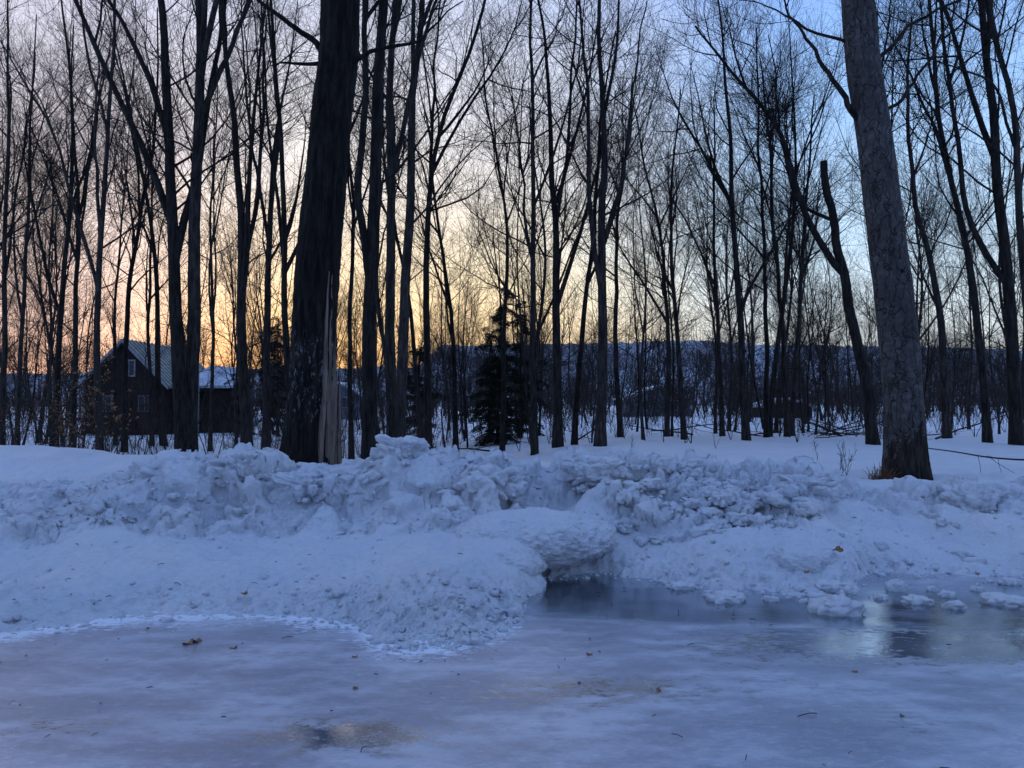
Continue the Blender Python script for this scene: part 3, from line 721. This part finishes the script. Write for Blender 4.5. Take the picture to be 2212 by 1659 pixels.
for (px, ty, d, wd, sd_) in [(1090, 605, 31, 1.4, 1), (1058, 690, 34, 1.2, 2), (1125, 640, 35, 1.2, 6), (1075, 760, 31, 1.2, 9), (600, 670, 40, 1.4, 3), (905, 740, 34, 1.3, 4), (635, 740, 36, 1.3, 5), (870, 790, 38, 1.3, 7), (510, 800, 42, 1.3, 8)]:
    hemlock((px-CX)/F*d, d, EYE+(HY-ty)/F*d-zat((px-CX)/F*d, d), wd, sd_)

# ---------------------------------------------------------------- buildings
M_DK = mat_plain('brown_stained_boards', (.024, .016, .012), .8, .4, 9, stretch=(6, 6, .3))
M_TRIM = mat_plain('weathered_white_trim', (.30, .30, .33), .7, .2, 5)
M_ROOF = mat_plain('metal_roof', (.13, .15, .135), .5, .35, 3)
M_ROOF2 = mat_plain('metal_roof_rib', (.30, .33, .31), .5, .2, 3)
M_GL = mat_plain('window_glass', (.05, .055, .07), .25, .2, 2, .4)
M_GRY = mat_plain('gray_siding', (.13, .14, .17), .7, .2, 3, stretch=(.3, .3, 8))
M_PALE = mat_plain('frosted_pale_roof', (.40, .45, .52), .7, .3, 2)
def gable_house(name, x0, x1, y0, y1, zb, ze, zp, wall, roof, ov=.4, snow=False, trim=M_TRIM, ribs=True):
    E = empty(name, ((x0+x1)/2, y0, zb)); ox, oy, oz = E.location
    X0, X1, Y0, Y1 = x0-ox, x1-ox, 0, y1-y0; ZE, ZP = ze-oz, zp-oz; xm = (X0+X1)/2
    poly('walls', E, [(X0, Y0, 0), (X1, Y0, 0), (X1, Y0, ZE), (xm, Y0, ZP), (X0, Y0, ZE), (X0, Y1, 0), (X1, Y1, 0), (X1, Y1, ZE), (xm, Y1, ZP), (X0, Y1, ZE)],
         [(0, 1, 2, 3, 4), (6, 5, 9, 8, 7), (1, 6, 7, 2), (5, 0, 4, 9)], wall)
    sl = (ZP-ZE)/(xm-X0); th = .14
    for sgn, nm in ((-1, 'roof_slope'), (1, 'roof_slope')):
        xe = xm+sgn*((X1-X0)/2+ov); zee = ZP-sl*((X1-X0)/2+ov)
        ya, yb = Y0-ov, Y1+ov
        poly(nm, E, [(xm, ya, ZP+.03), (xe, ya, zee+.03), (xe, yb, zee+.03), (xm, yb, ZP+.03), (xm, ya, ZP+.03+th), (xe, ya, zee+.03+th), (xe, yb, zee+.03+th), (xm, yb, ZP+.03+th)],
             [(0, 1, 2, 3), (4, 5, 6, 7), (0, 1, 5, 4), (1, 2, 6, 5), (2, 3, 7, 6), (3, 0, 4, 7)], M_SNOW if snow else roof)
        poly('fascia', E, [(xm, ya-.03, ZP-.04), (xe, ya-.03, zee-.04), (xe, ya-.03, zee+.05+th), (xm, ya-.03, ZP+.05+th)], [(0, 1, 2, 3)], trim)
        if ribs:
            y = ya+.15
            while y < yb:
                poly('roof_rib', E, [(xm, y, ZP+.035+th), (xe, y, zee+.035+th), (xe, y, zee+.09+th), (xm, y, ZP+.09+th), (xm, y+.07, ZP+.035+th), (xe, y+.07, zee+.035+th), (xe, y+.07, zee+.09+th), (xm, y+.07, ZP+.09+th)],
                     [(0, 1, 2, 3), (4, 5, 6, 7), (3, 2, 6, 7)], M_ROOF2); y += .5
    return E, xm, ZE, ZP
def window(E, x, z, w_, h, y=-.02, f=.06):
    box('window_glass', E, (x-w_/2, y-.01, z-h/2), (x+w_/2, y+.05, z+h/2), M_GL)
    for a, b in (((x-w_/2-f, z-h/2), (x-w_/2, z+h/2)), ((x+w_/2, z-h/2), (x+w_/2+f, z+h/2)), ((x-w_/2-f, z+h/2), (x+w_/2+f, z+h/2+f)), ((x-w_/2-f, z-h/2-f), (x+w_/2+f, z-h/2)), ((x-.015, z-h/2), (x+.015, z+h/2))):
        box('window_frame', E, (a[0], y-.04, a[1]), (b[0], y+.04, b[1]), M_TRIM)
E, xm, ZE, ZP = gable_house('wooden_cabin', -25.3, -20.6, 45, 53, -.4, 2.75, 5.15, M_DK, M_ROOF)
window(E, xm+.25, 4.0, .6, .85, f=.08); window(E, xm-1.1, 1.9, .7, .9, f=.03); window(E, xm+1.2, 1.9, .7, .9, f=.03)
box('door', E, (xm-.3, -.05, .5), (xm+.4, .02, 2.4), M_DK)
box('deck', E, (xm-2.6, -2.2, .95), (xm+2.6, -.01, 1.08), M_DK)
for i in range(14): box('deck_baluster', E, (xm-2.6+i*.39, -2.2, 1.08), (xm-2.54+i*.39, -2.14, 1.75), M_DK)
box('deck_rail', E, (xm-2.6, -2.24, 1.75), (xm+2.6, -2.12, 1.83), M_DK)
for i in range(5): box('deck_post', E, (xm-2.6+i*1.27, -2.18, 0), (xm-2.48+i*1.27, -2.06, .95), M_DK)
box('chimney', E, (3.3, .8, 0), (3.85, 1.4, 4.2), M_TRIM, .02)
poly('annex_walls', E, [(2.9, 2, 0), (5.6, 2, 0), (5.6, 2, 2.7), (2.9, 2, 2.7), (2.9, 6, 0), (5.6, 6, 0), (5.6, 6, 3.0), (2.9, 6, 3.9)], [(0, 1, 2, 3), (1, 5, 6, 2), (5, 4, 7, 6), (4, 0, 3, 7)], M_DK)
poly('annex_roof', E, [(2.6, 1.6, 2.85), (5.9, 1.6, 2.85), (4.9, 5.5, 4.1), (2.9, 5.5, 4.3), (2.6, 1.6, 3.0), (5.9, 1.6, 3.0), (4.9, 5.5, 4.25), (2.9, 5.5, 4.45)], [(4, 5, 6, 7), (0, 1, 5, 4), (1, 2, 6, 5), (3, 0, 4, 7), (2, 3, 7, 6), (0, 3, 2, 1)], M_PALE)
E, xm, ZE, ZP = gable_house('gray_house', -20.5, -16.2, 80, 87, -.3, 2.4, 3.6, M_GRY, M_ROOF, .3, True, ribs=False)
window(E, xm-.9, 1.9, .8, 1.); window(E, xm+.9, 1.9, .8, 1.)
E, xm, ZE, ZP = gable_house('gray_house', 10.5, 16.5, 70, 76, 0, 1.9, 3.0, M_GRY, M_ROOF, .3, True, ribs=False)
window(E, xm-1.3, 1.3, .9, .8); window(E, xm+1.3, 1.3, .9, .8)
E, xm, ZE, ZP = gable_house('wooden_shed', 20.5, 24.5, 62, 66, 0, 1.2, 1.8, M_DK, M_ROOF, .25, True, ribs=False)
# ---------------------------------------------------------------- small things
rng = R_(9)
A = Acc()
for i in range(30):
    cx = rng.choice([rng.uniform(8, 11.5), rng.uniform(-3, 14)]); cy = rng.uniform(22, 28); L = rng.uniform(1., 3.5)
    a = rng.uniform(-.6, .6)+(math.pi if rng.random() < .5 else 0); zz = zat(cx, cy)+rng.uniform(0, .2); el_ = rng.uniform(0, .5)
    s = np.linspace(0, 1, 8)[:, None]; D = np.array([math.cos(a)*math.cos(el_), math.sin(a)*math.cos(el_), math.sin(el_)])
    P = np.array([cx, cy, zz])+D*L*s; P = P+np.cumsum(rng.normal(size=(8, 3))*.02*L/2, 0)
    r = rng.uniform(.010, .035)*(1-.7*s[:, 0]); A.add(*tubes(P[None], r[None], 6))
    tw = sprout(rng, [(P[None], r[None])], 6, .2, 1, lambda L, t: L*.3, (25, 60), 5, .01, .004, up=.2); A.add(*tubes(*tw, 3))
obj('fallen_branches', A.mesh('fallen_branches', [M_BRUSH]))
A = Acc(); d = 10.8
P = resample([pt(2002, 968, d), pt(2060, 975, d), (pt(2130, 988, d)), pt(2212, 994, d), pt(2300, 990, d)], 16); A.add(*tubes(P[None], np.linspace(.008, .018, 16)[None], 6))
tw = sprout(R_(4), [(P[None], np.full((1, 16), .014))], 9, .05, .9, lambda L, t: L*.16, (25, 60), 5, .01, .003, up=-.1); A.add(*tubes(*tw, 4))
obj('fallen_branch', A.mesh('fallen_branch', [M_BRUSH]))
A = Acc()
for px, py in [(1812, 1025), (1820, 1018), (1826, 1022), (1360, 965), (1545, 958), (1765, 985)]:
    d = 1.0*F/(py-HY); x = (px-CX)/F*d; z = zat(x, d)
    P0 = np.linspace([x, d, z-.1], [x, d, z+.02], 3)[None]
    a = sprout(rng, [(P0, np.full((1, 3), .006))], 3, .6, 1, lambda L, t: np.full(len(t), .35), (5, 35), 6, .01, .003, up=.4); A.add(*tubes(*a, 4))
    b = sprout(rng, [a], 10, .3, 1, lambda L, t: L*.3, (25, 55), 4, .01, .002); A.add(*tubes(*b, 3))
obj('field_weeds', A.mesh('field_weeds', [M_BRUSH]))
A = Acc()
x, y, _ = pt(1893, 1010, 10.35); z = zat(x, y)
P0 = np.array([[[x-.10, y, z-.03], [x, y, z], [x+.10, y, z+.03]]])
a = sprout(rng, [(P0, np.full((1, 3), .01))], 150, 0, 1, lambda L, t: np.full(len(t), .19), (30, 95), 4, .02, .003, up=.5, wander=.2); A.add(*tubes(*a, 3))
m_r = mat_plain('rusty_debris', (.13, .06, .03), .8, .6, 20)
obj('dead_fern_tuft', A.mesh('dead_fern_tuft', [m_r]))
A = Acc(); x, y, z = pt(1535, 345, 26)
P0 = np.array([[[0, 0, -.05], [0, 0, 0], [0, 0, .05]]]); a = sprout(rng, [(P0, np.full((1, 3), .02))], 160, 0, 1, lambda L, t: np.full(len(t), .22), (0, 180), 5, .02, .006, wander=.4); A.add(*tubes(*a, 3))
obj('bird_nest', A.mesh('bird_nest', [M_BRUSH]), loc=(x, y, z))
A = Acc()
for i in range(320):
    x = rng.uniform(-5, 5.5); y = rng.uniform(3.2, 9.5); z = max(.01, zat(x, y)+.015)
    a = rng.uniform(0, 6.28); L = rng.lognormal(-4.2, .5)
    P = np.array([[x-math.cos(a)*L, y-math.sin(a)*L, z], [x+rng.normal()*.1*L, y, z+L*.2], [x+math.cos(a)*L, y+math.sin(a)*L, z]])
    A.add(*tubes(P[None], np.full((1, 3), rng.uniform(.0014, .0032)), 4))
obj('twig_litter', A.mesh('twig_litter', [M_BRUSH]))
def leaf(x, y, z, s, seed):
    rg = R_(seed); n = 40; th = np.linspace(0, 2*np.pi, n, endpoint=False)
    r = s*(.55+.3*np.abs(np.cos(2.5*th))**.7+.12*np.cos(th)); ring = np.stack([r*np.cos(th), r*np.sin(th)*.8, s*.35*np.sin(2*th+rg.uniform(0, 6))*(r/s)+rg.normal(size=n)*s*.04], 1)
    inner = ring*np.array([.5, .5, .25]); V = np.concatenate([ring, inner, [[0, 0, 0]]*1])
    i = np.arange(n); j = (i+1) % n
    Q = np.concatenate([np.stack([i, j, j+n, i+n], 1), np.stack([i[::2]+n, i[::2]+1+n, (i[::2]+2) % n+n, np.full(n//2, 2*n)], 1)])
    st = np.array([[-s*1.3, 0, .01], [-s*.8, 0, .01], [-s*.4, 0, .005]])[None]
    A = Acc(); A.add(V, Q); A.add(*tubes(st, np.full((1, 3), s*.03), 4))
    o = obj('dry_leaf', A.mesh('dry_leaf', [M_LEAF]), loc=(x, y, z+s*.25)); o.rotation_euler = (rg.uniform(-.4, .4), rg.uniform(-.4, .4), rg.uniform(0, 6))
for i, (px, py, s) in enumerate([(412, 1388, .05), (430, 1383, .05), (510, 1397, .03), (770, 1415, .025), (770, 1483, .022), (1272, 1411, .03), (1420, 1487, .02), (1840, 1447, .025), (1940, 1540, .018), (325, 1355, .02), (668, 1562, .014), (66, 1412, .012), (1250, 1470, .015), (2105, 1240, .03)]):
    x, y = gpt(px, py); leaf(x, y, max(0, zat(x, y)), s, i)
def onsnow(px, py):
    for d in np.arange(4.6, 9.5, .02):
        x = (px-CX)/F*d; z = EYE-(py-HY)/F*d
        if zat(x, d) > z: return x, d-.03, z
    return x, d, z
for i, (px, py, s) in enumerate([(540, 1283, .045), (1795, 1192, .055), (1730, 1237, .04), (1070, 1190, .035), (10, 1274, .02), (1980, 1078, .03)]):
    x, y, z = onsnow(px, py); leaf(x, y-.06, z+.03, s, 50+i)
x, y = gpt(1735, 1540); P = resample([(x-.05, y-.02, .008), (x, y, .012), (x+.03, y+.02, .01), (x+.06, y+.015, .008)], 8)
A = Acc(); A.add(*tubes(P[None], np.full((1, 8), .0025), 5)); obj('twig', A.mesh('twig', [M_BRUSH]))
A = Acc(); s = np.linspace(0, 1, 30)
for zz in (2.0, 2.35):
    P = np.stack([18+s*60, 60+s*0, zz+.5*(2*s-1)**2*1.5], 1); A.add(*tubes(P[None], np.full((1, 30), .012), 4))
obj('power_line', A.mesh('power_line', [M_DK]))

# ---------------------------------------------------------------- camera
cd = bpy.data.cameras.new('camera'); cam = bpy.data.objects.new('camera', cd); scene.collection.objects.link(cam)
cd.sensor_width = 36; cd.lens = 36*F/2212; cam.location = (0, 0, EYE); cd.clip_end = 4000; cd.clip_start = .05
cam.rotation_euler = (math.radians(90+math.degrees(math.atan(40.5/F))), 0, 0)
scene.camera = cam
scene.view_settings.view_transform = 'Standard'; scene.view_settings.look = 'None'; scene.view_settings.exposure = 0
